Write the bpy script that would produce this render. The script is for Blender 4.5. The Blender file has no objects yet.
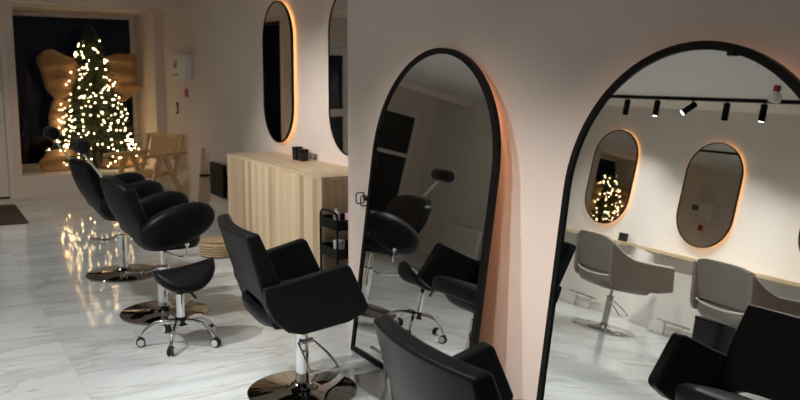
import bpy, bmesh, math, random
from mathutils import Vector, Matrix, noise
random.seed(7)
C = bpy.context.scene.collection
R = math.radians
PI = math.pi

# ------------------------------------------------------------------ materials
def mat(name, col, rough=.5, metal=0, emis=None, es=0, coat=0, bump=None, spec=None, trans=0, ior=None):
    m = bpy.data.materials.new(name); m.use_nodes = True
    b = m.node_tree.nodes['Principled BSDF']
    b.inputs['Base Color'].default_value = (*col, 1)
    b.inputs['Roughness'].default_value = rough
    b.inputs['Metallic'].default_value = metal
    if coat:
        b.inputs['Coat Weight'].default_value = coat; b.inputs['Coat Roughness'].default_value = .12
    if spec is not None: b.inputs['Specular IOR Level'].default_value = spec
    if ior: b.inputs['IOR'].default_value = ior
    if trans: b.inputs['Transmission Weight'].default_value = trans
    if emis:
        b.inputs['Emission Color'].default_value = (*emis, 1); b.inputs['Emission Strength'].default_value = es
    if bump:
        nt = m.node_tree; tc = nt.nodes.new('ShaderNodeTexCoord'); n = nt.nodes.new('ShaderNodeTexNoise')
        n.inputs['Scale'].default_value = bump[0]; n.inputs['Detail'].default_value = 3
        bp = nt.nodes.new('ShaderNodeBump'); bp.inputs['Strength'].default_value = bump[1]; bp.inputs['Distance'].default_value = .002
        nt.links.new(tc.outputs['Object'], n.inputs['Vector']); nt.links.new(n.outputs['Fac'], bp.inputs['Height'])
        nt.links.new(bp.outputs['Normal'], b.inputs['Normal'])
    return m

def mottled(name, c0, c1, scale=(1, 1, 1), rough=.5, detail=4, bump=0, lo=.35, hi=.65):
    m = mat(name, c0, rough); nt = m.node_tree; b = nt.nodes['Principled BSDF']
    tc = nt.nodes.new('ShaderNodeTexCoord'); mp = nt.nodes.new('ShaderNodeMapping'); n = nt.nodes.new('ShaderNodeTexNoise')
    cr = nt.nodes.new('ShaderNodeValToRGB')
    mp.inputs['Scale'].default_value = scale; n.inputs['Scale'].default_value = 1; n.inputs['Detail'].default_value = detail
    cr.color_ramp.elements[0].color = (*c0, 1); cr.color_ramp.elements[1].color = (*c1, 1)
    cr.color_ramp.elements[0].position = lo; cr.color_ramp.elements[1].position = hi
    nt.links.new(tc.outputs['Object'], mp.inputs['Vector']); nt.links.new(mp.outputs['Vector'], n.inputs['Vector'])
    nt.links.new(n.outputs['Fac'], cr.inputs['Fac']); nt.links.new(cr.outputs['Color'], b.inputs['Base Color'])
    if bump:
        bp = nt.nodes.new('ShaderNodeBump'); bp.inputs['Strength'].default_value = bump; bp.inputs['Distance'].default_value = .004
        nt.links.new(n.outputs['Fac'], bp.inputs['Height']); nt.links.new(bp.outputs['Normal'], b.inputs['Normal'])
    return m

def marble():
    m = mat('marble_tile', (.7, .71, .7), .06); nt = m.node_tree; b = nt.nodes['Principled BSDF']; N = nt.nodes.new; L = nt.links.new
    tc = N('ShaderNodeTexCoord')
    # each 1.2 x 0.6 m tile is cut from another piece of the slab
    sx = N('ShaderNodeSeparateXYZ'); L(tc.outputs['Object'], sx.inputs[0])
    def mth(op, a, bb=None, c=None):
        n = N('ShaderNodeMath'); n.operation = op
        for i, v in enumerate((a, bb, c)):
            if v is None: continue
            if isinstance(v, (int, float)): n.inputs[i].default_value = v
            else: L(v, n.inputs[i])
        return n.outputs[0]
    tx = mth('DIVIDE', mth('ADD', sx.outputs[0], 5.34), 1.2); ty = mth('DIVIDE', mth('ADD', sx.outputs[1], 5.5), .6)
    fx, fy = mth('FLOOR', tx), mth('FLOOR', ty)
    cb = N('ShaderNodeCombineXYZ'); L(fx, cb.inputs[0]); L(fy, cb.inputs[1])
    wn = N('ShaderNodeTexWhiteNoise'); wn.noise_dimensions = '3D'; L(cb.outputs[0], wn.inputs['Vector'])
    off = N('ShaderNodeVectorMath'); off.operation = 'SCALE'; off.inputs['Scale'].default_value = 9; L(wn.outputs['Color'], off.inputs[0])
    add = N('ShaderNodeVectorMath'); add.operation = 'ADD'; L(tc.outputs['Object'], add.inputs[0]); L(off.outputs[0], add.inputs[1])
    def vein(rot, sc, scale, detail, lo, hi, dist=1.4):
        mp = N('ShaderNodeMapping'); mp.inputs['Rotation'].default_value = (0, 0, R(rot)); mp.inputs['Scale'].default_value = sc
        L(add.outputs[0], mp.inputs['Vector'])
        n = N('ShaderNodeTexNoise'); n.inputs['Scale'].default_value = scale; n.inputs['Detail'].default_value = detail; n.inputs['Distortion'].default_value = dist
        n.inputs['Roughness'].default_value = .55
        L(mp.outputs[0], n.inputs['Vector'])
        d = mth('ABSOLUTE', mth('SUBTRACT', n.outputs['Fac'], .5))
        mr = N('ShaderNodeMapRange'); mr.interpolation_type = 'SMOOTHSTEP'; mr.inputs['From Min'].default_value = lo; mr.inputs['From Max'].default_value = hi
        mr.inputs['To Min'].default_value = 1; mr.inputs['To Max'].default_value = 0; L(d, mr.inputs['Value'])
        return mr.outputs[0], n.outputs['Fac']
    v1, f1 = vein(-28, (.55, 2.0, 1), 1.0, 4, .0, .022)
    v2, f2 = vein(-22, (.4, 1.6, 1), .9, 5, .0, .07, .8)
    v3, f3 = vein(-30, (.8, 3.2, 1), 1.3, 3, .0, .012, .9)
    def mix(fac, a, bb):
        n = N('ShaderNodeMix'); n.data_type = 'RGBA'
        L(fac, n.inputs['Factor'])
        for i, v in ((6, a), (7, bb)):
            if isinstance(v, tuple): n.inputs[i].default_value = (*v, 1)
            else: L(v, n.inputs[i])
        return n.outputs[2]
    base = mix(mth('MULTIPLY', v2, .5), (.62, .67, .685), (.43, .47, .49))
    c = mix(mth('MULTIPLY', v1, .42), base, (.36, .31, .25))
    c = mix(mth('MULTIPLY', v3, .25), c, (.42, .40, .38))
    gx = mth('ABSOLUTE', mth('SUBTRACT', mth('FRACT', tx), .5)); gy = mth('ABSOLUTE', mth('SUBTRACT', mth('FRACT', ty), .5))
    g = mth('MAXIMUM', mth('GREATER_THAN', gx, .4988), mth('GREATER_THAN', gy, .4976))
    c = mix(mth('MULTIPLY', g, .55), c, (.45, .43, .38))
    L(c, b.inputs['Base Color'])
    return m

def planks(name):      # light oak laminate with upright boards of differing tone
    m = mat(name, (.5, .36, .22), .45); nt = m.node_tree; b = nt.nodes['Principled BSDF']; N = nt.nodes.new; L = nt.links.new
    tc = N('ShaderNodeTexCoord'); sx = N('ShaderNodeSeparateXYZ'); L(tc.outputs['Object'], sx.inputs[0])
    d = N('ShaderNodeMath'); d.operation = 'DIVIDE'; d.inputs[1].default_value = .085; L(sx.outputs[1], d.inputs[0])
    f = N('ShaderNodeMath'); f.operation = 'FLOOR'; L(d.outputs[0], f.inputs[0])
    w = N('ShaderNodeTexWhiteNoise'); w.noise_dimensions = '1D'; L(f.outputs[0], w.inputs['W'])
    mp = N('ShaderNodeMapping'); mp.inputs['Scale'].default_value = (40, 40, 2.5); L(tc.outputs['Object'], mp.inputs['Vector'])
    n = N('ShaderNodeTexNoise'); n.inputs['Scale'].default_value = 1; n.inputs['Detail'].default_value = 4; L(mp.outputs[0], n.inputs['Vector'])
    a = N('ShaderNodeMath'); a.operation = 'MULTIPLY_ADD'; a.inputs[1].default_value = .5; L(n.outputs['Fac'], a.inputs[0]); L(w.outputs['Value'], a.inputs[2])
    cr = N('ShaderNodeValToRGB'); L(a.outputs[0], cr.inputs['Fac'])
    cr.color_ramp.elements[0].position = .15; cr.color_ramp.elements[0].color = (.40, .29, .175, 1)
    cr.color_ramp.elements[1].position = 1.25; cr.color_ramp.elements[1].color = (.66, .52, .35, 1)
    L(cr.outputs['Color'], b.inputs['Base Color'])
    return m

def cane():            # woven cane: fine checker bump
    m = mat('woven_cane', (.55, .38, .2), .6); nt = m.node_tree; b = nt.nodes['Principled BSDF']; N = nt.nodes.new; L = nt.links.new
    tc = N('ShaderNodeTexCoord'); ck = N('ShaderNodeTexChecker'); ck.inputs['Scale'].default_value = 60
    ck.inputs['Color1'].default_value = (.62, .44, .24, 1); ck.inputs['Color2'].default_value = (.42, .28, .14, 1)
    L(tc.outputs['Object'], ck.inputs['Vector']); L(ck.outputs['Color'], b.inputs['Base Color'])
    return m

M = dict(
    wall_pale=mottled('pale_wall_paint', (.68, .65, .61), (.72, .69, .65), (1.2, 1.2, 1.2), .75), wall=mottled('wall_paint', (.70, .61, .55), (.735, .645, .585), (1.2, 1.2, 1.2), .75),
    ceil=mat('ceiling_paint', (.66, .66, .64), .8),
    white=mat('white_trim', (.72, .69, .66), .5), floor=marble(),
    leather=mat('black_leather', (.006, .0064, .0075), .4, bump=(160, .1), spec=.16),
    leather_soft=mat('black_leather_seat', (.006, .007, .009), .42, bump=(160, .12), spec=.18),
    taupe=mat('taupe_leather', (.165, .15, .13), .42, bump=(160, .12)),
    taupe_side=mat('taupe_side_leather', (.2, .155, .125), .4, bump=(160, .12)),
    piping_bright_gap=mat('pale_piping_gap', (.62, .6, .57), .4),
    chrome=mat('chrome', (.82, .82, .82), .07, 1), plate=mat('polished_plate', (.75, .75, .75), .16, 1), brushed=mat('brushed_steel', (.62, .62, .62), .25, 1),
    darkchrome=mat('chrome_ceiling_tint', (.30, .27, .24), .04, 1),  # reflection of the dark brown ceiling is put into the metal colour
    black=mat('black_metal', (.005, .005, .005), .4, spec=.15), plastic=mat('black_plastic', (.011, .011, .011), .45, spec=.3),
    rubber=mat('rubber', (.02, .02, .02), .6), wheelrim=mat('white_wheel_rim', (.75, .75, .75), .4),
    mirror=mat('mirror_glass', (.86, .875, .86), .0, 1), mirror_dim=mat('wall_mirror_glass', (.8, .8, .78), .0, 1),
    oak=planks('oak_boards'), oak_plain=mottled('oak_plain', (.52, .40, .25), (.62, .50, .34), (30, 2.5, 30), .45),
    oak_shaded=mottled('oak_end_panel', (.44, .33, .20), (.54, .42, .27), (30, 30, 2.5), .5),  # shade on the console ends is put into this darker oak
    palewood=mottled('pale_wood', (.50, .40, .31), (.58, .47, .37), (20, 20, 4), .5), teak=mottled('teak', (.58, .41, .21), (.70, .52, .29), (20, 4, 20), .45), cane=cane(),
    needle=mottled('fir_needles', (.03, .05, .018), (.085, .11, .045), (9, 9, 9), .6), bark=mat('bark', (.08, .05, .03), .8),
    burlap=mottled('burlap', (.40, .235, .105), (.52, .32, .155), (60, 60, 60), .85, bump=.5),
    bulb=mat('bulb', (1, .9, .7), .4, emis=(1, .70, .36), es=17), wire=mat('green_wire', (.02, .04, .02), .6),
    led=mat('warm_led', (1, .7, .4), .5, emis=(1, .47, .16), es=6.5), led_low=mat('warm_led_soft', (1, .7, .5), .5, emis=(1, .45, .22), es=5.8),
    lens=mat('lamp_lens', (1, 1, 1), .4, emis=(1, .95, .86), es=14),
    mat_fibre=mottled('door_mat_fibre', (.035, .022, .015), (.06, .04, .028), (90, 90, 90), .9, bump=.6),
    wicker=mottled('wicker', (.30, .21, .11), (.46, .34, .19), (50, 50, 120), .6, bump=.8),
    glass=mat('window_glass', (.9, .92, .92), .0, trans=1, ior=1.22), red=mat('red_plastic', (.35, .02, .015), .4),
    whiteplastic=mat('white_plastic', (.72, .72, .70), .35), lcd=mat('grey_display', (.10, .11, .10), .25),
    pink=mottled('pink_wrap', (.75, .28, .45), (.85, .6, .7), (40, 40, 40), .5), asphalt=mat('night_paving', (.02, .02, .022), .8),
    bluewhite=mat('pale_bottle', (.5, .55, .6), .35), night=mat('dark_shopfront', (.02, .018, .018), .6),
)

# ------------------------------------------------------------------ mesh helpers
def obj(name, bm, m, parent=None, smooth=True, angle=40, bevel=0, seg=2, subd=0, loc=None, rot=None):
    bmesh.ops.recalc_face_normals(bm, faces=bm.faces)
    if smooth:
        a = R(angle)
        for f in bm.faces: f.smooth = True
        for e in bm.edges:
            if len(e.link_faces) == 2 and e.calc_face_angle(0) > a: e.smooth = False
    me = bpy.data.meshes.new(name); bm.to_mesh(me); bm.free()
    ms = m if isinstance(m, (list, tuple)) else [m]
    for x in ms: me.materials.append(x)
    o = bpy.data.objects.new(name, me); C.objects.link(o)
    if parent: o.parent = parent
    if loc: o.location = loc
    if rot: o.rotation_euler = rot
    if bevel:
        b = o.modifiers.new('b', 'BEVEL'); b.width = bevel; b.segments = seg; b.limit_method = 'ANGLE'; b.angle_limit = R(35); b.harden_normals = True
    if subd:
        s = o.modifiers.new('s', 'SUBSURF'); s.levels = s.render_levels = subd
    return o

def box(bm, a, b, mi=0):
    vs = [bm.verts.new((x, y, z)) for x in (a[0], b[0]) for y in (a[1], b[1]) for z in (a[2], b[2])]
    for f in ((0, 1, 3, 2), (4, 6, 7, 5), (0, 4, 5, 1), (2, 3, 7, 6), (0, 2, 6, 4), (1, 5, 7, 3)):
        bm.faces.new([vs[i] for i in f]).material_index = mi
    return bm
def B(*bs):
    bm = bmesh.new()
    for a, b in bs: box(bm, a, b)
    return bm

def ringface(bm, rings, close=True, caps=True):
    n = len(rings[0])
    for r0, r1 in zip(rings, rings[1:]):
        for i in range(n if close else n - 1):
            j = (i + 1) % n
            bm.faces.new((r0[i], r0[j], r1[j], r1[i]))
    if caps:
        bm.faces.new(rings[0][::-1]); bm.faces.new(rings[-1])

def loft(bm, rings, caps=True):
    rr = [[bm.verts.new(p) for p in r] for r in rings]
    ringface(bm, rr, True, caps); return bm

def lathe(bm, prof, n=28, c=(0, 0, 0), axis='z'):
    rings = []
    for r, h in prof:
        ring = []
        for i in range(n):
            a = 2 * PI * i / n; p = (r * math.cos(a), r * math.sin(a), h)
            if axis == 'x': p = (h, p[0], p[1])
            if axis == 'y': p = (p[0], h, p[1])
            ring.append((p[0] + c[0], p[1] + c[1], p[2] + c[2]))
        rings.append(ring)
    return loft(bm, rings)

def tube(bm, pts, r, n=10, closed=False, flat=None):
    pts = [Vector(p) for p in pts]; k = len(pts); rings = []
    rs = r if isinstance(r, (list, tuple)) else [r] * k
    up = None
    for i, p in enumerate(pts):
        if closed: d = pts[(i + 1) % k] - pts[i - 1]
        else: d = pts[min(i + 1, k - 1)] - pts[max(i - 1, 0)]
        d.normalize()
        if up is None:
            up = Vector((0, 0, 1)) if abs(d.z) < .9 else Vector((1, 0, 0))
        s = d.cross(up); s.normalize(); up = s.cross(d); up.normalize()
        f = flat or (1, 1)
        rings.append([p + s * (math.cos(2 * PI * j / n) * rs[i] * f[0]) + up * (math.sin(2 * PI * j / n) * rs[i] * f[1]) for j in range(n)])
    rr = [[bm.verts.new(q) for q in g] for g in rings]
    if closed: ringface(bm, rr + [rr[0]], True, False)
    else: ringface(bm, rr)
    return bm

def smoothpath(pts, n=6):
    pts = [Vector(p) for p in pts]; out = []
    for i in range(len(pts) - 1):
        p0, p1, p2, p3 = pts[max(i - 1, 0)], pts[i], pts[i + 1], pts[min(i + 2, len(pts) - 1)]
        for k in range(n):
            t = k / n
            out.append(.5 * ((2 * p1) + (p2 - p0) * t + (2 * p0 - 5 * p1 + 4 * p2 - p3) * t * t + (3 * p1 - p0 - 3 * p2 + p3) * t ** 3))
    out.append(pts[-1]); return out

def extrude(bm, poly, y0, y1, fn=None):     # polygon in x,z swept along y; fn(x,y,z) may shear
    f = fn or (lambda x, y, z: (x, y, z))
    return loft(bm, [[f(x, y0, z) for x, z in poly], [f(x, y1, z) for x, z in poly]])

def slab(F, G, nu, nv):                      # closed solid between two surfaces over u,v in 0..1
    bm = bmesh.new(); g = []
    for S in (F, G):
        g.append([[bm.verts.new(S(i / nu, j / nv)) for j in range(nv + 1)] for i in range(nu + 1)])
    for k in (0, 1):
        for i in range(nu):
            for j in range(nv):
                q = (g[k][i][j], g[k][i + 1][j], g[k][i + 1][j + 1], g[k][i][j + 1])
                bm.faces.new(q if k == 0 else q[::-1])
    def side(a, b):
        for i in range(len(a) - 1): bm.faces.new((a[i], a[i + 1], b[i + 1], b[i]))
    side(g[0][0], g[1][0]); side(g[0][nu], g[1][nu])
    side([r[0] for r in g[0]], [r[0] for r in g[1]]); side([r[nv] for r in g[0]], [r[nv] for r in g[1]])
    return bm

def superell(a, b, e, n=36):
    o = []
    for i in range(n):
        t = 2 * PI * i / n; c, s = math.cos(t), math.sin(t)
        o.append((a * math.copysign(abs(c) ** (2 / e), c), b * math.copysign(abs(s) ** (2 / e), s)))
    return o

def thing(name, label, cat, loc=(0, 0, 0), rz=0, group=None):
    o = bpy.data.objects.new(name, None); C.objects.link(o); o.empty_display_size = .1
    o.location = loc; o.rotation_euler = (0, 0, rz); o['label'] = label; o['category'] = cat
    if group: o['group'] = group
    return o
def tag(o, label, cat, group=None):
    o['label'] = label; o['category'] = cat
    if group: o['group'] = group
    return o
def struct(o):
    o['kind'] = 'structure'; return o
def dup(root, loc, rz, label, group=None):
    r = root.copy(); C.objects.link(r); r.location = loc; r.rotation_euler = (0, 0, rz); r['label'] = label
    if group: r['group'] = group
    for ch in list(root.children):
        c = ch.copy(); C.objects.link(c); c.parent = r
        for g in list(ch.children):
            d = g.copy(); C.objects.link(d); d.parent = c
    return r

# ------------------------------------------------------------------ room shell
XL, XR, XP, YP, YB, YF, H = -3.0, 3.1, 2.425, 4.80, 12.0, -3.0, 2.61
NX0, NX1, NY, NZ, NT = 1.15, 2.97, 13.3, .285, 2.545     # display niche with the tree
T = .15
struct(obj('floor', B(((XL - T, YF - T, -.1), (XR + T, YB + .02, 0))), M['floor'], smooth=False))
struct(obj('ceiling', B(((XL - T, YF - T, H), (XR + T, YB + T, H + .1))), M['ceil'], smooth=False))
struct(obj('wall_left', B(((XL - T, YF - T, 0), (XL, YB + T, H))), M['wall_pale'], smooth=False))
struct(obj('wall_front', B(((XL, YF - T, 0), (XR, YF, H))), M['wall'], smooth=False))
struct(obj('wall_right', B(((XP, YF, 0), (XR + T, YP, H))), M['wall'], smooth=False))
struct(obj('wall_recess', B(((XR, YP, 0), (XR + T, NY, H))), M['wall'], smooth=False))
DX0, DX1 = -.02, .98
struct(obj('wall_back', B(((XL, YB, 0), (DX0 - .07, YB + T, H)), ((DX0 - .07, YB, 2.2), (DX1 + .07, YB + T, H)),
                          ((DX1 + .07, YB, 0), (NX0, YB + T, H)), ((NX0, YB, NT), (NX1, YB + T, H)),
                          ((NX1, YB, 0), (XR, NY, H))), M['wall'], smooth=False))
# niche: raised display floor, its front, its ceiling
struct(obj('trim_1', B(((NX0, YB, 0), (NX1, NY, NZ)),), M['white'], smooth=False))
struct(obj('wall_niche', B(((NX0 - .1, YB + T, NT), (NX1, NY + .1, H))), M['wall'], smooth=False))
w3 = struct(obj('window_3', B(((NX0 - .025, YB + T, NZ), (NX0 - .005, NY - .08, NT))), M['glass'], smooth=False))
obj('window_frame', B(((NX0 - .06, YB + T, 0), (NX0, NY - .08, NZ)), ((NX0 - .06, YB + T, NT - .04), (NX0, NY - .08, NT))), M['white'], w3, smooth=False)
struct(obj('baseboard_back', B(((NX0 - .1, YB - .018, 0), (XR, YB, .085))), M['white'], smooth=False))
struct(obj('baseboard_left', B(((XL, YF, 0), (XL + .018, YB, .11))), M['white'], smooth=False))
struct(obj('baseboard_recess', B(((XR - .015, YP, 0), (XR, YB, .085))), M['white'], smooth=False))
struct(obj('baseboard_right', B(((XP - .012, YF, 0), (XP, YP, .06))), M['white'], smooth=False))
# window at the rear of the niche
w = struct(obj('window_1', B(((NX0, NY - .04, NZ), (NX1, NY - .015, NT))), M['glass'], smooth=False))
fr = obj('window_frame', B(((NX0, NY - .07, NZ), (NX0 + .06, NY + .02, NT)), ((NX1 - .05, NY - .07, NZ), (NX1, NY + .02, NT)),
                           ((NX0 + .06, NY - .069, NT - .05), (NX1 - .05, NY + .019, NT)), ((NX0 + .06, NY - .069, NZ), (NX1 - .05, NY + .019, NZ + .04))), M['white'], w, smooth=False)
# entrance door, white with dark panes
d = struct(obj('door_1', B(((DX0, YB + .03, .02), (DX0 + .13, YB + .075, 2.12)), ((DX1 - .13, YB + .03, .02), (DX1, YB + .075, 2.12)),
                           ((DX0 + .13, YB + .032, .02), (DX1 - .13, YB + .073, .3)), ((DX0 + .13, YB + .032, 1.98), (DX1 - .13, YB + .073, 2.12)),
                           ((DX0 + .13, YB + .032, 1.0), (DX1 - .13, YB + .073, 1.12))), M['white'], smooth=False))
obj('door_frame', B(((DX0 - .07, YB - .012, 0), (DX0 - .004, YB + .1, 2.2)), ((DX1 + .004, YB - .012, 0), (DX1 + .07, YB + .1, 2.2)),
                    ((DX0 - .004, YB - .011, 2.125), (DX1 + .004, YB + .099, 2.2))), M['white'], d, smooth=False)
obj('pane', B(((DX0 + .12, YB + .045, .29), (DX1 - .12, YB + .06, 1.01)), ((DX0 + .12, YB + .045, 1.11), (DX1 - .12, YB + .06, 1.99))), M['glass'], d, smooth=False)
bm = bmesh.new(); lathe(bm, [(.018, 0), (.018, -.03), (.008, -.032), (.008, -.045)], 14, (DX1 - .06, YB + .03, 1.02), 'y'); tube(bm, [(DX1 - .06, YB - .015, 1.02), (DX1 - .17, YB - .015, 1.02)], .009)
obj('door_handle', bm, M['brushed'], d)
# second glazed opening of the shopfront left of the door
w2 = struct(obj('window_2', B(((-2.6, YB - .02, .5), (-.55, YB - .008, 2.2))), M['glass'], smooth=False))
obj('window_backing', B(((-2.6, YB - .006, .5), (-.55, YB - .001, 2.2))), M['night'], w2, smooth=False)
obj('window_frame', B(((-2.68, YB - .04, .42), (-2.6, YB - .001, 2.28)), ((-.55, YB - .04, .42), (-.47, YB - .001, 2.28)), ((-2.6, YB - .04, .42), (-.55, YB - .001, .5)),
                      ((-2.6, YB - .04, 2.2), (-.55, YB - .001, 2.28)), ((-1.62, YB - .04, .5), (-1.54, YB - .001, 2.2)), ((-2.6, YB - .039, 1.5), (-1.62, YB - .002, 1.56)), ((-1.54, YB - .039, 1.5), (-.55, YB - .002, 1.56))), M['white'], w2, smooth=False)
struct(obj('ceiling_beam', B(((XL, 10.95, H - .10), (XR, 11.15, H))), M['wall'], smooth=False))
# night street beyond the glass
struct(obj('ground_outside', B(((-6, YB + .6, -.25), (9, YB + 14, -.12))), M['asphalt'], smooth=False))

# ------------------------------------------------------------------ mirrors
def arch_outline(hw, h, n=40, inset=0, closed=True):
    r = hw - inset; zc = h - hw; o = [(-r, inset), (r, inset)]
    for i in range(n + 1):
        a = PI * i / n; o.append((r * math.cos(a), zc + r * math.sin(a)))
    return o
def stadium(hw, hh, n=24, inset=0):
    r = hw - inset; c = hh - hw; o = []
    for i in range(n + 1): a = PI * i / n; o.append((r * math.cos(a), c + r * math.sin(a)))
    for i in range(n + 1): a = PI + PI * i / n; o.append((r * math.cos(a), -c + r * math.sin(a)))
    return o
def ring_solid(outer, inner, x0, x1):        # outlines in (y,z), solid between x0 and x1
    bm = bmesh.new()
    q = [[bm.verts.new((x, a, b)) for a, b in pl] for x, pl in ((x0, outer), (x1, outer), (x1, inner), (x0, inner))]
    n = len(outer)
    for k in range(4):
        A, D = q[k], q[(k + 1) % 4]
        for i in range(n):
            j = (i + 1) % n; bm.faces.new((A[i], A[j], D[j], D[i]))
    return bm
def plate(outl, x0, x1):
    bm = bmesh.new(); loft(bm, [[(x0, a, b) for a, b in outl], [(x1, a, b) for a, b in outl]]); return bm

def floor_mirror(label, x, y, hw, h, tilt):
    t = thing('floor_mirror', label, 'mirror', (x, y, .004)); t.rotation_euler = (0, tilt, 0)
    o, i = arch_outline(hw, h), arch_outline(hw, h, inset=.031)
    obj('frame', ring_solid(o, i, 0, .03), M['black'], t, angle=30, bevel=.002)
    obj('glass', plate(arch_outline(hw, h, inset=.02), .008, .013), M['mirror'], t, angle=30)
    obj('back_panel', plate(arch_outline(hw, h, inset=.02), .016, .024), M['plastic'], t, angle=30)
    bm = bmesh.new(); tube(bm, [(.035, a, b) for a, b in arch_outline(hw, h, inset=.055)[1:]] + [(.035, -hw + .055, .2)], .006, 6)
    obj('led_strip', bm, M['led_low'], t)
    return t
m2 = floor_mirror('tall arched black-framed floor mirror reflecting the saddle stool and a headrest', 2.166, 3.663, .605, 1.812, math.atan(.126))
m3 = floor_mirror('large arched black-framed floor mirror reflecting taupe chairs and lit oval mirrors', 2.169, 1.975, .605, 1.79, math.atan(.1225))
# black fixing clips on the edge of the glass
obj('clip', B(((-.004, -.145, 1.735), (.008, -.115, 1.757))), M['black'], m3)
obj('clip', B(((-.002, -.612, 1.20), (.012, -.603, 1.24))), M['black'], m2)

def oval_mirror(label, x, y, z, hw, hh, side, led='led'):     # side=+1: hangs on a wall at +x
    t = thing('oval_mirror', label, 'mirror', (x, y, z), group='backlit oval wall mirrors')
    s = -side
    obj('frame', ring_solid(stadium(hw, hh), stadium(hw, hh, inset=.012), s * .028, s * .052), M['black'], t, angle=30)
    obj('glass', plate(stadium(hw, hh, inset=.008), s * .042, s * .047), M['mirror_dim'], t, angle=30)
    obj('back_panel', plate(stadium(hw, hh, inset=.07), s * .0, s * .04), M['whiteplastic'], t, angle=30)
    bm = bmesh.new(); tube(bm, [(s * .022, a, b) for a, b in stadium(hw, hh, inset=.03)], .006, 6, closed=True)
    obj('led_strip', bm, M[led], t)
    return t
oval_mirror('backlit oval mirror above the far half of the oak console', XR, 7.57, 1.68, .37, .685, 1)
oval_mirror('oval mirror partly hidden by the wall edge beside the arched mirror', XR, 6.03, 1.68, .37, .685, 1)
oval_mirror('lit oval mirror seen in the arched glass reflecting the tree lights', XL, 7.55, 1.69, .375, .61, -1)
oval_mirror('lit oval mirror seen in the arched glass reflecting the white wall box', XL, 6.03, 1.645, .375, .60, -1)
oval_mirror('oval mirror cut off at the right edge of the arched glass reflection', XL, 4.50, 1.645, .375, .60, -1)

# ------------------------------------------------------------------ styling chairs
def shift(bm, v):
    bmesh.ops.translate(bm, verts=bm.verts, vec=v); return bm
def base_parts(t, r=.29, zc=.34, col='chrome', seat_z=.36, base='darkchrome', cr=.034):
    bm = bmesh.new(); lathe(bm, [(r, 0), (r, .012), (r - .008, .018), (.10, .026), (.062, .045), (.045, .06), (.0, .06)], 48)
    obj('base', bm, M[base], t, angle=35)
    bm = bmesh.new(); lathe(bm, [(cr, .04), (cr, zc - .06), (cr + .003, zc - .058), (cr + .003, zc - .02), (cr - .004, zc - .014), (.0, zc - .014)], 24)
    obj('column', bm, M[col], t, angle=35)
    bm = bmesh.new(); lathe(bm, [(.016, zc - .03), (.016, seat_z + .03)], 16)
    obj('piston', bm, M[col], t, angle=35)
def pedal(t, z=.2, ang=0):
    bm = bmesh.new()
    lathe(bm, [(.013, -.045), (.013, .045)], 12, (.03, 0, z + .05), 'y')
    tube(bm, smoothpath([(.03, -.045, z + .05), (.12, -.07, z), (.19, -.085, z - .055), (.20, -.07, z - .06), (.20, .07, z - .06), (.19, .085, z - .055), (.12, .07, z), (.03, .045, z + .05)], 5), .006, 8)
    return obj('pump_lever', bm, M['chrome'], t, rot=(0, 0, ang))

def styling_chair(label, loc, rz, dz=0):
    t = thing('styling_chair', label, 'salon chair', loc, rz, 'black styling chairs')
    base_parts(t, .288, .335 + dz, seat_z=.37 + dz)
    pedal(t, .235, R(-72))
    zb, zt = .40 + dz, .873 + dz
    def back(front):
        def S(u, v):
            y = (u - .5) * 2
            hw = .302 + .015 * v
            x = -.235 - .125 * v - .04 * (1 - y * y) + (.066 + .075 * (1 - v) if front else 0)
            return (x, y * hw, zb + .125 * (1 - v) ** 2 * (1 - y ** 4) + (zt - zb) * v + (.012 * v if front else 0))
        return S
    obj('backrest', slab(back(1), back(0), 14, 8), M['leather'], t, bevel=.016, seg=3)
    for s in (1, -1):
        poly = [(-.285, .625), (-.1, .658), (.08, .700), (.118, .71), (.138, .694), (.232, .490), (.220, .464), (.13, .42), (.0, .395), (-.10, .378), (-.17, .395), (-.235, .45), (-.275, .54)]
        poly = [(a, b + dz) for a, b in poly]
        bm = bmesh.new()
        extrude(bm, poly, 0, -.06 * s, lambda x, y, z: (x, y + s * (.348 + .07 * (x + .1) + .03 * (z - .55)), z))
        obj('armrest', bm, M['leather'], t, bevel=.014, seg=3)
    # seat cushion between the arms and the rounded pan under it
    rings = []
    for z, k in ((.42, .9), (.43, .97), (.47, 1.0), (.495, .98), (.508, .9), (.514, .72)):
        rings.append([(.01 + a * k, b * k, z + dz + .018 * (a / .25)) for a, b in superell(.235, .262, 5)])
    bm = bmesh.new(); loft(bm, rings); obj('seat', bm, M['leather_soft'], t, angle=60)
    rings = []
    for z, k in ((.36, .45), (.365, .62), (.385, .82), (.42, .95), (.46, 1.0), (.475, .99)):
        rings.append([(-.055 + a * k, b * k, z + dz) for a, b in superell(.235, .268, 3.2)])
    bm = bmesh.new(); loft(bm, rings); obj('seat_pan', bm, M['leather'], t, angle=60)
    return t
A = styling_chair('black bucket styling chair with chrome disc base facing the tall arched mirror', (1.646, 3.80, 0), R(-6), .045)
Bc = styling_chair('black styling chair in the foreground cut by the bottom edge', (1.60, 1.985, 0), R(-3), -.02)

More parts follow.
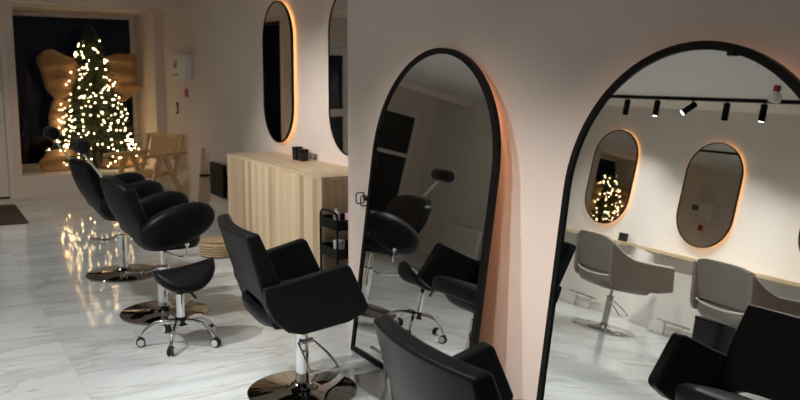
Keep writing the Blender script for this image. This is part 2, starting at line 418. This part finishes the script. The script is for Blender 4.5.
def recliner(label, loc, rz):
    t = thing('reclining_chair', label, 'salon chair', loc, rz, 'black reclining chairs with headrests')
    base_parts(t, .30, .36, seat_z=.46, cr=.043)
    def back(off):
        def S(u, v):
            y = (u - .5) * 2
            # shield outline: round top, slim waist
            hw = .20 + .085 * math.sin(PI * min(1, v * .62 + .12))
            top = 1.0 - .13 * abs(y) ** 3.2
            vv = v * top
            x = -.16 - .225 * vv - .05 * math.sin(PI * vv) + off + .085 * y * y
            z = .50 + .485 * vv
            return (x, y * hw, z)
        return S
    obj('backrest', slab(back(.085), back(0), 14, 12), M['leather'], t, bevel=.022, seg=3, angle=60)
    # headrest roll on a flat steel bar
    bar = obj('headrest_bar', tube(bmesh.new(), [(-.335, .03, .93), (-.50, .03, 1.17)], .017, 8, flat=(1.3, .45)), M['brushed'], t)
    hb = bmesh.new(); lathe(hb, [(.0, -.125), (.035, -.122), (.05, -.105), (.052, 0), (.05, .105), (.035, .122), (0, .125)], 20, (-.50, 0, 1.195), 'y')
    obj('headrest', hb, M['leather'], t)
    for s in (1, -1):            # petal-shaped arm shells
        rings = []
        ca, sa = math.cos(R(17)), math.sin(R(17))
        for k, yo in ((.55, .105), (.82, .092), (.95, .07), (1.0, .04), (.97, .015), (.85, .0), (.5, -.006)):
            rg = []
            for a, b in superell(.262, .130, 2.2, 40):
                a *= k; b *= k
                rg.append((.032 + a * ca - b * sa, s * (.262 + yo), .668 + a * sa + b * ca))
            rings.append(rg)
        bm = bmesh.new(); loft(bm, rings); obj('armrest', bm, M['leather'], t, angle=70)
    rings = []
    for z, k in ((.445, .8), (.455, .93), (.49, 1.0), (.54, 1.0), (.565, .95), (.578, .75)):
        rings.append([(.03 + a * k, b * k, z + .04) for a, b in superell(.20, .25, 4)])
    bm = bmesh.new(); loft(bm, rings); obj('seat', bm, M['leather_soft'], t, angle=60)
    bm = bmesh.new(); tube(bm, smoothpath([(-.05, -.2, .49), (.02, -.36, .47), (.055, -.405, .49), (.06, -.41, .55)], 4), .007, 8)
    lathe(bm, [(0, -.016), (.012, -.01), (.016, 0), (.012, .01), (0, .016)], 12, (.06, -.41, .56))
    obj('recline_lever', bm, M['chrome'], t)
    bm = bmesh.new(); tube(bm, smoothpath([(-.04, .0, .33), (-.12, -.02, .31), (-.26, -.03, .33)], 4), .011, 8); obj('pump_lever', bm, M['chrome'], t)
    return t
c2 = recliner('black reclining chair with headrest standing right behind the saddle stool', (1.39, 5.61, 0), 0)
dup(c2, (1.39, 6.92, 0), 0, 'farther black reclining chair with headrest, nearer to the Christmas tree')

# ------------------------------------------------------------------ saddle stool
def saddle_stool():
    t = thing('saddle_stool', 'black saddle stool on five chrome legs with casters', 'stool', (1.315, 4.91, 0), 0)
    rings = []
    for i in range(25):
        x = -1 + 2 * i / 24; q = max(.0, 1 - abs(x) ** 2.3) ** .5
        ry, rz = .012 + .148 * q * (1 + .10 * x), .010 + .056 * q
        top = .500 - .018 * (1 - x * x) + .022 * x
        ring = []
        for k in range(24):
            an = 2 * PI * k / 24; yy = ry * math.cos(an); zz = rz * math.sin(an)
            ring.append((.03 + x * .188, yy, top - rz + zz - .045 * (yy / .16) ** 2))
        rings.append(ring)
    bm = bmesh.new(); loft(bm, rings); obj('seat', bm, M['leather'], t, angle=80)
    bm = bmesh.new(); lathe(bm, [(.0, .385), (.05, .388), (.06, .43), (.0, .432)], 18); box(bm, (-.012, -.02, .375), (.012, -.1, .392)); tube(bm, [(.0, -.1, .38), (.02, -.16, .36), (.05, -.175, .32)], .009, 8)
    obj('seat_mount', bm, M['plastic'], t, loc=(0, 0, 0))
    bm = bmesh.new(); lathe(bm, [(.026, .13), (.026, .315), (.0, .318)], 18); obj('column', bm, M['chrome'], t)
    bm = bmesh.new(); lathe(bm, [(.014, .30), (.014, .40)], 12); obj('piston', bm, M['plastic'], t)
    bm = bmesh.new(); lathe(bm, [(.0, .115), (.042, .118), (.042, .158), (.03, .168), (.0, .168)], 18); obj('hub', bm, M['plastic'], t)
    for k in range(5):
        a = R(-54 + 72 * k + 6); ca, sa = math.cos(a), math.sin(a)
        bm = bmesh.new()
        tube(bm, [Vector((ca * r, sa * r, z)) for r, z in [(.03, .142), (.09, .148), (.15, .138), (.205, .105), (.232, .075), (.236, .06)]], [.017, .016, .015, .013, .011, .010], 10)
        leg = obj('leg', bm, M['chrome'], t)
        b2 = bmesh.new()
        tx = Vector((-sa, ca, 0))
        cpos = Vector((ca * .243, sa * .243, .027))
        for s in (1, -1):
            wb = bmesh.new(); lathe(wb, [(.0, -.008), (.022, -.008), (.027, -.004), (.027, .004), (.022, .008), (.0, .008)], 20, axis='y')
            wb.transform(Matrix.Translation(cpos + tx * (.013 * s)) @ Matrix.Rotation(a, 4, 'Z'))
            me = bpy.data.meshes.new('tmp'); wb.to_mesh(me); wb.free(); b2.from_mesh(me); bpy.data.meshes.remove(me)
        box(b2, (cpos.x - .012, cpos.y - .012, .03), (cpos.x + .012, cpos.y + .012, .062))
        cst = obj('caster', b2, M['rubber'], leg)
        for s in (1, -1):
            wb = bmesh.new(); lathe(wb, [(.0135, -.0012), (.0205, -.0012), (.0205, .0012), (.0135, .0012)], 20, axis='y')
            wb.transform(Matrix.Translation(cpos + tx * (.0225 * s)) @ Matrix.Rotation(a, 4, 'Z'))
            obj('wheel_rim', wb, M['wheelrim'], leg)
    return t
saddle_stool()

# ------------------------------------------------------------------ taupe chairs on the other side
def taupe_chair(label, loc, rz):
    t = thing('taupe_chair', label, 'salon chair', loc, rz, 'taupe styling chairs on the far side')
    base_parts(t, .33, .37, seat_z=.46, base='chrome', col='brushed')
    pedal(t, .25, R(60))
    def back(off):
        def S(u, v):
            y = (u - .5) * 2
            hw = .385 - .01 * v
            top = 1 - .10 * abs(y) ** 4
            vv = v * top
            return (-.235 - .12 * vv + off - .05 * (1 - y * y), y * hw, .60 + .375 * vv)
        return S
    bk = obj('backrest', slab(back(.07), back(0), 14, 8), M['taupe'], t, bevel=.016, seg=3, angle=60)
    bm = bmesh.new(); tube(bm, [(-.252 - .05 * (1 - y * y), y * .38, .592 - .03 * (1 - y * y)) for y in [k / 8 - 1 for k in range(17)]], .009, 8)
    obj('piping_bright_gap', bm, M['piping_bright_gap'], bk)  # pale tube paints the bright gap below the backrest
    for s in (1, -1):
        poly = [(-.345, .93), (-.29, .90), (-.19, .835), (-.06, .79), (.1, .785), (.38, .79), (.385, .78), (.42, .545), (.26, .505), (-.1, .485), (-.25, .49), (-.285, .55)]
        bm = bmesh.new()
        extrude(bm, poly, 0, -.05 * s, lambda x, y, z: (x, y + s * (.435 + .05 * (x + .1)), z))
        ar = obj('armrest', bm, M['taupe_side'], t, bevel=.012, seg=2)
        bm = bmesh.new(); tube(bm, [(p.x, s * (.41 + .05 * (p.x + .1)), p.z + .003) for p in smoothpath([(-.33, 0, .92), (-.29, 0, .90), (-.19, 0, .835), (-.06, 0, .79), (.1, 0, .785), (.37, 0, .79)], 4)], .008, 8)
        obj('piping_bright_gap', bm, M['piping_bright_gap'], ar)
    rings = []
    for z, k in ((.44, .7), (.455, .9), (.50, 1.0), (.56, 1.0), (.585, .93), (.595, .7)):
        rings.append([(-.0 + a * k, b * k, z) for a, b in superell(.30, .385, 4.5)])
    bm = bmesh.new(); loft(bm, rings); obj('seat', bm, M['taupe'], t, angle=60)
    return t
tc1 = taupe_chair('taupe styling chair seen whole in the large arched mirror', (-1.85, 6.08, 0), R(198))
dup(tc1, (-1.85, 4.50, 0), R(197), 'taupe styling chair at the right edge of the mirror reflection')

# ------------------------------------------------------------------ oak console, trolley, boxes on it
t = thing('oak_console', 'light oak sideboard console under the two oval mirrors', 'console', (XR, 5.59, 0))
x0 = 2.60 - XR
obj('front_panel', B(((x0, 0, .0), (x0 + .025, 2.2, .865))), M['oak'], t, smooth=False)
obj('worktop', B(((x0 - .004, -.004, .865), (-.002, 2.204, .89))), M['oak_plain'], t, smooth=False, bevel=.002)
obj('side_panel', B(((x0 + .025, 0, 0), (-.017, .022, .865))), M['oak_shaded'], t, smooth=False)
obj('side_panel', B(((x0 + .025, 2.178, 0), (-.017, 2.2, .865))), M['oak_shaded'], t, smooth=False)
for k, (y, s, lb) in enumerate(((6.90, 1, 'taller black product box on the oak console, the one nearer the tree'), (6.78, .9, 'black product box on the oak console, the one nearer the camera'))):
    b = tag(obj('product_box', B(((-.035, -.045, 0), (.035, .045, .115 * s))), M['plastic'], smooth=False, bevel=.004, loc=(2.97, y, .89)), lb, 'box', 'black boxes on the console')
    obj('lid', B(((-.037, -.047, .085 * s), (.037, .047, .12 * s))), M['black'], b, smooth=False, bevel=.003)

t = thing('salon_trolley', 'black rolling trolley between the oak console and wall edge', 'trolley', (2.71, 5.40, 0))
for k, z in enumerate((.10, .32, .535)):
    bm = B(((-.15, -.15, z), (.15, .15, z + .008)), ((-.15, -.15, z), (-.142, .15, z + .075)), ((.142, -.15, z), (.15, .15, z + .075)), ((-.142, -.15, z), (.142, -.142, z + .075)), ((-.142, .142, z), (.142, .15, z + .075)))
    obj('tray', bm, M['black'], t, smooth=False)
for sx in (1, -1):
    for sy in (1, -1):
        obj('post', lathe(bmesh.new(), [(.009, .045), (.009, .62)], 10, (sx * .143, sy * .143, 0)), M['black'], t)
        bm = bmesh.new(); lathe(bm, [(.0, -.01), (.02, -.01), (.024, 0), (.02, .01), (0, .01)], 14, (sx * .143, sy * .143, .024), 'y'); obj('caster', bm, M['rubber'], t)
obj('handle', tube(bmesh.new(), smoothpath([(-.143, -.143, .615), (-.143, -.12, .655), (-.143, 0, .665), (-.143, .12, .655), (-.143, .143, .615)], 5), .009, 8), M['black'], t)
tag(obj('wrapped_box', B(((-.06, -.045, 0), (.06, .045, .10))), M['pink'], smooth=False, bevel=.01, loc=(2.745, 5.33, .544)), 'pink patterned box in the top tray of the black trolley', 'box')
bm = bmesh.new(); lathe(bm, [(.0, 0), (.026, 0), (.028, .09), (.012, .105), (.012, .125), (0, .126)], 16)
tag(obj('spray_bottle', bm, M['bluewhite'], loc=(2.65, 5.44, .544)), 'pale bottle standing in the top tray of the black trolley', 'bottle')
bm = bmesh.new(); lathe(bm, [(.0, 0), (.04, 0), (.045, .10), (.0, .101)], 16)
tag(obj('tub', bm, M['bluewhite'], loc=(2.66, 5.42, .329)), 'pale round tub in the middle tray of the black trolley', 'tub')

# ------------------------------------------------------------------ footrests, dryer holder
def footrest(label, x, y, s):
    t = thing('footrest', label, 'footrest', (x, y, 0), 0, 'chrome footrests')
    obj('base_plate', B(((-.105, -.24, 0), (.10, .24, .010))), M['plate'], t, smooth=False, bevel=.003)
    for sy in (1, -1): obj('post', tube(bmesh.new(), smoothpath([(s * .07, sy * .13, .008), (s * .075, sy * .13, .09), (s * .05, sy * .13, .145)], 4), .011, 10), M['chrome'], t)
    obj('foot_bar', tube(bmesh.new(), [(s * .045, -.235, .15), (s * .045, .235, .15)], .013, 12), M['chrome'], t)
    return t
footrest('chrome footrest on the floor before the tall arched mirror', 2.045, 3.62, 1)
footrest('chrome footrest by the white wall left of the whole taupe chair', XL + .16, 7.5, -1)
footrest('chrome footrest by the white wall between the two taupe chairs', XL + .16, 6.05, -1)

t = thing('dryer_holder', 'small black wire dryer holder on the pier beside the arched mirror', 'holder', (XP, 4.545, .878))
def rrect(x0, x1, z0, z1, y, r=.012):
    P = []
    for cx, cz, a0 in ((x1 - r, z1 - r, 0), (x0 + r, z1 - r, 90), (x0 + r, z0 + r, 180), (x1 - r, z0 + r, 270)):
        for k in range(5): a = R(a0 + k * 22.5); P.append((cx + r * math.cos(a), y, cz + r * math.sin(a)))
    return P
obj('wire_loop', tube(bmesh.new(), rrect(-.062, -.006, -.03, .038, .02), .004, 6, closed=True), M['black'], t)
obj('wire_loop', tube(bmesh.new(), rrect(-.055, -.004, -.04, .022, -.03), .004, 6, closed=True), M['black'], t)
obj('mounting_plate', B(((-.006, -.034, -.012), (-.001, .024, .01))), M['black'], t, smooth=False, bevel=.002)
obj('hook', tube(bmesh.new(), smoothpath([(-.005, -.03, -.04), (-.012, -.03, -.07), (-.006, -.03, -.10)], 4), .003, 6), M['black'], t)

# ------------------------------------------------------------------ shelves on the far side
def wall_shelf(label, y0, y1):
    t = thing('wall_shelf', label, 'shelf', (XL, y0, .885), 0, 'oak wall shelves')
    L = y1 - y0
    obj('shelf_board', B(((.0, 0, 0), (.32, L, .04))), M['oak_plain'], t, smooth=False, bevel=.003)
    for y in (.14, L - .14):
        obj('bracket', B(((.0, y - .02, -.16), (.012, y + .02, 0)), ((.0, y - .02, -.014), (.26, y + .02, 0))), M['white'], t, smooth=False)
    return t
wall_shelf('long oak shelf under two lit oval mirrors in the reflection', 3.6, 6.66)
wall_shelf('oak shelf behind the taupe chair seen whole in the reflection', 6.92, 9.1)
b = tag(obj('product_box', B(((-.035, -.045, 0), (.035, .045, .10))), M['plastic'], smooth=False, bevel=.004, loc=(XL + .13, 7.04, .925)), 'small black box on the oak shelf beside the taupe chair', 'box')

t = thing('waste_bin', 'black bin standing under the edge of the right taupe chair', 'bin', (-2.2, 5.02, 0))
rings = []
for z, k in ((0, .9), (.01, .92), (.36, 1.0), (.37, 1.0)): rings.append([(a * k, b * k, z) for a, b in superell(.16, .16, 5)])
bm = bmesh.new(); loft(bm, rings); obj('bin_body', bm, M['plastic'], t, angle=50)
bm = bmesh.new(); loft(bm, [[(a, b, z) for a, b in superell(.165, .165, 5)] for z in (.37, .40)]); obj('lid', bm, M['black'], t, angle=50, bevel=.006)

# ------------------------------------------------------------------ ceiling fittings
def track(label, x, y0, y1):
    o = tag(obj('lighting_track', B(((-.018, y0, -.035), (.018, y1, 0))), M['black'], smooth=False, loc=(x, 0, H)), label, 'lighting track')
    return o
track('black ceiling track carrying spotlights along the far side', -2.33, 3.2, 8.6)
track('black ceiling track nearer the arched mirrors', .35, 1.2, 9.6)
def spot(label, x, y, target, power, size=62, blend=.8, head=True, col=(1, .965, .92), radius=.035):
    zj = H - .10
    d = (Vector(target) - Vector((x, y, zj))).normalized()
    t = thing('track_spotlight', label, 'spotlight', (x, y, H - .035), 0, 'black cylinder spotlights on ceiling tracks')
    obj('stem', lathe(bmesh.new(), [(.008, -.085), (.008, 0)], 10), M['black'], t)
    q = d.to_track_quat('-Z', 'Y').to_matrix().to_4x4()
    P = Matrix.Translation((0, 0, -.065)) @ q
    bm = bmesh.new(); lathe(bm, [(.03, .05), (.034, .046), (.034, -.125), (.031, -.128), (.029, -.118), (.0, -.118)], 20); bm.transform(P); obj('lamp_head', bm, M['black'], t)
    bm = bmesh.new(); lathe(bm, [(.0, -.121), (.029, -.121), (.029, -.119), (.0, -.119)], 20); bm.transform(P); obj('lens', bm, M['lens'], t)
    l = bpy.data.lights.new('spot_light', 'SPOT'); l.energy = power; l.spot_size = R(size); l.spot_blend = blend; l.shadow_soft_size = radius; l.color = col
    lo = bpy.data.objects.new('spot_light', l); C.objects.link(lo); lo.parent = t
    lo.matrix_local = P @ Matrix.Translation((0, 0, -.14))
    return t
ordn = ['first', 'second', 'third', 'fourth', 'fifth']
for k, (y, tg) in enumerate([(6.93, (-2.75, 7.25, .2)), (6.48, (-2.2, 6.3, 0)), (6.0, (-1.2, 6.6, 1.2)), (5.56, (-2.5, 5.55, 0)), (5.13, (-2.2, 5.0, 0))]):
    spot(f'{ordn[k]} black spotlight from the tree end of the reflected ceiling track', -2.33, y, tg, (55, 60, 60, 60, 60)[k], 110, 1)
near = [(1.7, (1.9, 1.9, .3), 95, 80), (2.9, (1.7, 2.9, 0), 90, 84), (3.2, (.0, 3.6, 0), 90, 95), (4.1, (1.9, 3.6, .4), 100, 80), (4.35, (-2.9, 4.5, .15), 150, 62), (4.8, (.6, 4.9, 0), 110, 95),
        (5.6, (2.6, 6.0, .9), 150, 66), (5.95, (-2.9, 6.1, .15), 150, 62), (6.9, (2.6, 7.0, .8), 120, 64), (7.4, (-2.9, 7.7, .15), 150, 62), (7.9, (.8, 8.2, 0), 60, 95), (9.3, (1.4, 10.6, 0), 60, 95)]  # last head is added to brighten the dim tree end
ordn += ['sixth', 'seventh', 'eighth', 'ninth', 'tenth', 'eleventh', 'added twelfth']
for k, (y, tg, pw, sz) in enumerate(near):
    spot(f'{ordn[k]} black spotlight along the nearer ceiling track, counted from its end away from the tree', .35, y, tg, pw, sz, 1 if tg[0] < -2 else .8, col=(1, .80, .60) if y > 9 else (1, .965, .92))
t = thing('smoke_alarm', 'white ceiling alarm with a red cap seen at the mirror top', 'alarm', (-1.75, 4.62, H))
obj('alarm_base', lathe(bmesh.new(), [(.0, 0), (.03, 0), (.032, -.04), (.025, -.055), (0, -.056)], 20), M['red'], t)
obj('alarm_dome', lathe(bmesh.new(), [(.02, -.05), (.05, -.075), (.062, -.11), (.05, -.145), (0, -.15)], 20), M['whiteplastic'], t)

# ------------------------------------------------------------------ wall items near the tree
t = thing('wall_control_box', 'white control box with grey display high on the wall beside the niche', 'control box', (XR, 10.85, 1.745))
obj('casing', B(((-.115, -.27, -.16), (-.001, .27, .17))), M['whiteplastic'], t, smooth=False, bevel=.012)
obj('display', B(((-.118, .03, .0), (-.114, .19, .11))), M['lcd'], t, smooth=False)
for y in (.06, .17): obj('button', lathe(bmesh.new(), [(.018, -.12), (.018, -.114)], 12, (0, y, -.09), 'x'), M['lcd'], t)
t = thing('wall_call_point', 'small red call point on the wall below the white control box', 'call point', (XR, 10.8, 1.42))
obj('backplate', B(((-.02, -.05, -.06), (0, .12, .06))), M['whiteplastic'], t, smooth=False, bevel=.004)
obj('red_cover', B(((-.04, -.05, -.055), (-.02, .06, .055))), M['red'], t, smooth=False, bevel=.006)
t = thing('wall_socket', 'small dark switch on the wall corner lower than the red call point', 'switch', (XR, 11.35, 1.2))
obj('plate', B(((-.012, -.05, -.08), (-.001, .05, .08))), M['black'], t, smooth=False, bevel=.003)
obj('rocker', B(((-.02, -.03, -.05), (-.012, .03, .05))), M['brushed'], t, smooth=False, bevel=.003)
t = thing('wall_heater', 'dark panel heater low on the wall left of the oak console', 'heater', (XR, 9.5, .40))
obj('panel', B(((-.07, -.25, -.19), (-.025, .25, .21))), M['black'], t, smooth=False, bevel=.01)
obj('bracket', B(((-.025, -.2, -.1), (-.001, -.15, .1)), ((-.025, .15, -.1), (-.001, .2, .1))), M['plastic'], t, smooth=False)

# low radiator on the opposite wall
t = thing('panel_radiator', 'low white panel radiator on the far side wall seen in the tall mirror', 'radiator', (XL, 10.35, .14))
obj('panel', B(((.03, -.45, 0), (.09, .45, .46))), M['whiteplastic'], t, smooth=False, bevel=.012)
obj('grille', B(((.035, -.43, .46), (.085, .43, .468))), M['white'], t, smooth=False)
for y in (-.3, .3): obj('bracket', B(((0.001, y - .02, .1), (.03, y + .02, .4))), M['white'], t, smooth=False)

# folded wooden stand against the wall
t = thing('wooden_stand', 'slim folded wooden stand with dark crossbar beside the wall heater', 'stand', (3.02, 9.98, 0))
bm = bmesh.new(); loft(bm, [[(-.09, -.012, .002), (.09, -.012, .002), (.09, .012, .002), (-.09, .012, .002)], [(-.012, .0, .76), (.03, .0, .76), (.03, .02, .76), (-.012, .02, .76)]])
obj('panel', bm, M['palewood'], t, smooth=False)
obj('crossbar', B(((-.06, -.04, .40), (.10, -.013, .425))), M['black'], t, smooth=False, bevel=.004)
obj('rear_leg', tube(bmesh.new(), [(.02, .018, .70), (.03, .16, .008)], .011, 8), M['teak'], t)

# woven pouf
t = thing('woven_pouf', 'round woven basket pouf on the floor before the oak console', 'pouf', (2.31, 7.25, 0))
bm = bmesh.new()
prof = [(.0, 0), (.14, 0)] + [(.165 + .012 * math.sin(PI * k) ** 2 + .008 * (k % 2), .006 + .0115 * k) for k in range(11)] + [(.15, .135), (.0, .138)]
lathe(bm, prof, 32); obj('body', bm, M['wicker'], t, angle=60)
obj('lid', lathe(bmesh.new(), [(.0, .138), (.15, .136), (.158, .145), (.14, .155), (0, .157)], 32), M['wicker'], t, angle=60)
# doormat
o = tag(obj('doormat', B(((-.05, 9.85, 0), (.98, 11.35, .012))), M['mat_fibre'], smooth=False, bevel=.004), 'dark brown doormat in front of the entrance door', 'doormat')

# armchair with cane seat and back, V legs
t = thing('cane_armchair', 'wooden armchair with cane back and slanted legs by the niche', 'armchair', (2.56, 10.98, 0), R(211))
for s in (1, -1):
    y = s * .31
    obj('leg', loft(bmesh.new(), [[(a + dx, y + dy, z) for dx, dy in ((-.03, -.022), (.03, -.022), (.03, .022), (-.03, .022))] for a, z in ((.33, 0), (.06, .60))]), M['teak'], t, smooth=False)
    obj('leg', loft(bmesh.new(), [[(a + dx, y + dy, z) for dx, dy in ((-.03, -.022), (.03, -.022), (.03, .022), (-.03, .022))] for a, z in ((-.34, 0), (-.02, .60))]), M['teak'], t, smooth=False)
    bm = bmesh.new(); loft(bm, [[(x, y - w, .60), (x, y + w, .60), (x, y + w, .64), (x, y - w, .64)] for x, w in ((-.40, .022), (-.36, .03), (.36, .040), (.42, .03))]); obj('armrest', bm, M['teak'], t, smooth=False, bevel=.008)
    obj('back_post', loft(bmesh.new(), [[(a - .02, s * .305 - .02, z), (a + .02, s * .305 - .02, z), (a + .02, s * .305 + .02, z), (a - .02, s * .305 + .02, z)] for a, z in ((-.20, .32), (-.36, .86))]), M['teak'], t, smooth=False)
obj('seat_frame', B(((-.26, -.27, .34), (-.21, .27, .38)), ((.27, -.27, .34), (.32, .27, .38)), ((-.21, -.27, .341), (.27, -.22, .379)), ((-.21, .22, .341), (.27, .27, .379)), ((-.05, -.29, .33), (.10, -.24, .37)), ((-.05, .24, .33), (.10, .29, .37))), M['teak'], t, smooth=False)
obj('seat', B(((-.22, -.23, .365), (.28, .23, .377))), M['cane'], t, smooth=False)
bm = bmesh.new(); loft(bm, [[(a - .006, -.232, z), (a + .006, -.232, z), (a + .006, .232, z), (a - .006, .232, z)] for a, z in ((-.275, .56), (-.355, .84))]); obj('back_panel', bm, M['cane'], t, smooth=False)
obj('back_rail', B(((-.375, -.27, .825), (-.335, .27, .87)), ((-.30, -.25, .53), (-.25, .25, .57))), M['teak'], t, smooth=False)

# ------------------------------------------------------------------ Christmas tree
TX, TY, TZ = 2.22, 12.68, NZ
t = thing('christmas_tree', 'green Christmas tree standing in the display niche', 'tree', (TX, TY, TZ))
obj('trunk', lathe(bmesh.new(), [(.04, 0), (.035, .4), (.012, 1.9), (0, 2.0)], 12), M['bark'], t)
bm = bmesh.new(); tips = []
def trad(z): return max(.04, .62 * (1 - (z - .12) / 1.98) ** .7) if z < 2.08 else .04
for i in range(430):
    z = .14 + 1.86 * (i / 430) ** 1.05
    a = i * 2.39996 + random.uniform(-.3, .3); r = trad(z) * random.uniform(.75, 1.15)
    p0 = Vector((0, 0, z + .10)); p1 = Vector((math.cos(a) * r, math.sin(a) * r, z - .04 + random.uniform(-.04, .05)))
    p1.y = min(p1.y, .5)
    tips.append(p1); dd = p1 - p0; ln = dd.length; dn = dd.normalized()
    n = int(12 + 85 * ln)
    for k in range(n):
        f = .18 + .82 * k / n; p = p0 + dd * f
        v = Vector((random.gauss(0, 1), random.gauss(0, 1), random.gauss(0, .8))); v -= v.dot(dn) * dn
        if v.length < 1e-3: continue
        v.normalize(); q = p + (v + dn * .7).normalized() * random.uniform(.045, .085); s = dn.cross(v) * .0065
        bm.faces.new((bm.verts.new(p - s), bm.verts.new(p + s), bm.verts.new(q)))
f = obj('foliage', bm, M['needle'], t, smooth=False); f['kind'] = 'stuff'
# string of lights wound around it: one thing, bulbs as parts
t = thing('light_string', 'string of warm white fairy lights wound around the Christmas tree', 'string lights', (TX, TY, TZ))
path = []
for k in range(420):
    f = k / 419; z = .12 + 1.86 * f; a = f * 2 * PI * 13; r = trad(z) * (.96 + .08 * math.sin(k * 1.7)); path.append((math.cos(a) * r, min(.5, math.sin(a) * r), z))
obj('cable', tube(bmesh.new(), path, .003, 4), M['wire'], t)
bulbs = []
rnd = random.Random(3)
while len(bulbs) < 300:
    k = rnd.random(); z = .10 + 1.96 * (1 - (1 - k * .985) ** .55); a = rnd.uniform(-PI * 1.02, PI * .02) if rnd.random() < .85 else rnd.uniform(0, PI); r = trad(z) * rnd.uniform(.8, 1.1)
    bulbs.append((math.cos(a) * r, min(.52, math.sin(a) * r), z + rnd.uniform(-.05, .05)))
bulbs.sort(key=lambda p: p[1] + .4 * p[0])
bm = bmesh.new(); bmesh.ops.create_icosphere(bm, subdivisions=1, radius=.0098); b0 = obj('bulb', bm, M['bulb'], t, loc=bulbs[0])
for p in bulbs[1:100]:
    c = b0.copy(); C.objects.link(c); c.parent = t; c.location = p
bm = bmesh.new()
for p in bulbs[100:]: bmesh.ops.create_icosphere(bm, subdivisions=1, radius=.0098, matrix=Matrix.Translation(p))
o = obj('bulbs', bm, M['bulb'], t); o['kind'] = 'stuff'

# burlap: big bow around the tree and the sack at its foot
def pillow(cx, cz, a, b, rot, y, th, seed, e=2, pinch=.0):
    bm = bmesh.new(); nu, nv = 28, 10; ca, sa = math.cos(rot), math.sin(rot); g = []
    for k in (1, -1):
        rows = []
        for j in range(nv + 1):
            rr = j / nv; row = []
            for i in range(nu):
                an = 2 * PI * i / nu; ex, ez = math.cos(an), math.sin(an); ex, ez = math.copysign(abs(ex) ** (2 / e), ex), math.copysign(abs(ez) ** (2 / e), ez)
                w = 1 - pinch * max(0, ex)
                lx, lz = a * rr * ex, b * rr * ez * w
                fold = .08 * math.sin(lz * 30 + seed + 2 * lx) + .03 * noise.noise((lx * 5, lz * 5, seed))
                yy = k * th * math.sqrt(max(0, 1 - rr ** 2.4)) + fold * .6
                wob = 1 + .06 * math.sin(3 * an + seed) + .03 * math.sin(7 * an + 2 * seed)
                lx *= wob; lz *= wob
                row.append((cx + lx * ca - lz * sa, y + yy, cz + lx * sa + lz * ca))
            rows.append(row)
        g.append(rows)
    F = [[bm.verts.new(p) for p in r] for r in g[0][1:]]; Bk = [[bm.verts.new(p) for p in r] for r in g[1][1:-1]]
    cf = bm.verts.new(g[0][0][0]); cb = bm.verts.new(g[1][0][0]); Bk.append(F[-1])
    for S, c in ((F, cf), (Bk, cb)):
        for i in range(nu): bm.faces.new((c, S[0][i], S[0][(i + 1) % nu]))
        for r0, r1 in zip(S, S[1:]):
            for i in range(nu): j = (i + 1) % nu; bm.faces.new((r0[i], r1[i], r1[j], r0[j]))
    return bm
t = thing('burlap_bow', 'big burlap bow tied around the lit Christmas tree', 'bow', (TX, TY, TZ))
obj('loop', pillow(-.43, 1.39, .27, .35, .25, -.02, .10, 1.0, e=2.8, pinch=.5), M['burlap'], t, angle=80)
obj('loop', pillow(.36, 1.44, .29, .25, PI - .04, .0, .08, 2.3, e=4.5, pinch=.45), M['burlap'], t, angle=80)
obj('tail', pillow(.44, 1.16, .30, .19, .12, .02, .05, 4.0, pinch=.85), M['burlap'], t, angle=80)
obj('tail', pillow(-.46, .82, .13, .42, -.28, .02, .05, 5.2), M['burlap'], t, angle=80)
t = tag(obj('burlap_sack', pillow(-.50, .14, .30, .17, .08, -.15, .14, 3.1), M['burlap'], angle=80, loc=(TX, TY, TZ)), 'crumpled burlap sack lying at the foot of the tree', 'sack')
tag(obj('tree_skirt', pillow(.32, .09, .33, .10, 0, -.1, .25, 7.1), M['burlap'], angle=80, loc=(TX, TY, TZ)), 'gathered burlap cloth around the tree base behind the armchair', 'cloth')

# ------------------------------------------------------------------ world, camera, view
W = bpy.data.worlds.new('night'); bpy.context.scene.world = W; W.use_nodes = True
W.node_tree.nodes['Background'].inputs[0].default_value = (.004, .005, .008, 1)
W.node_tree.nodes['Background'].inputs[1].default_value = .3

cam = bpy.data.cameras.new('camera'); co = bpy.data.objects.new('camera', cam); C.objects.link(co)
yaw, pitch, roll = .53202, .15034, .0056
fw = Vector((math.sin(yaw) * math.cos(pitch), math.cos(yaw) * math.cos(pitch), -math.sin(pitch)))
r0 = Vector((math.cos(yaw), -math.sin(yaw), 0)); u0 = r0.cross(fw)
rr = math.cos(roll) * r0 + math.sin(roll) * u0; uu = -math.sin(roll) * r0 + math.cos(roll) * u0
co.matrix_world = Matrix(((rr.x, uu.x, -fw.x, 0), (rr.y, uu.y, -fw.y, 0), (rr.z, uu.z, -fw.z, 1.65), (0, 0, 0, 1)))
cam.sensor_width = 36; cam.lens = 36 * 815.5 / 800; cam.clip_start = .05; cam.clip_end = 60
cam.dof.use_dof = True; cam.dof.focus_distance = 4.2; cam.dof.aperture_fstop = 3.2
bpy.context.scene.camera = co
vs = bpy.context.scene.view_settings
vs.view_transform = 'Standard'; vs.look = 'None'; vs.gamma = 1; vs.use_curve_mapping = False; vs.exposure = .12
bpy.context.scene.cycles.max_bounces = 12; bpy.context.scene.cycles.glossy_bounces = 8
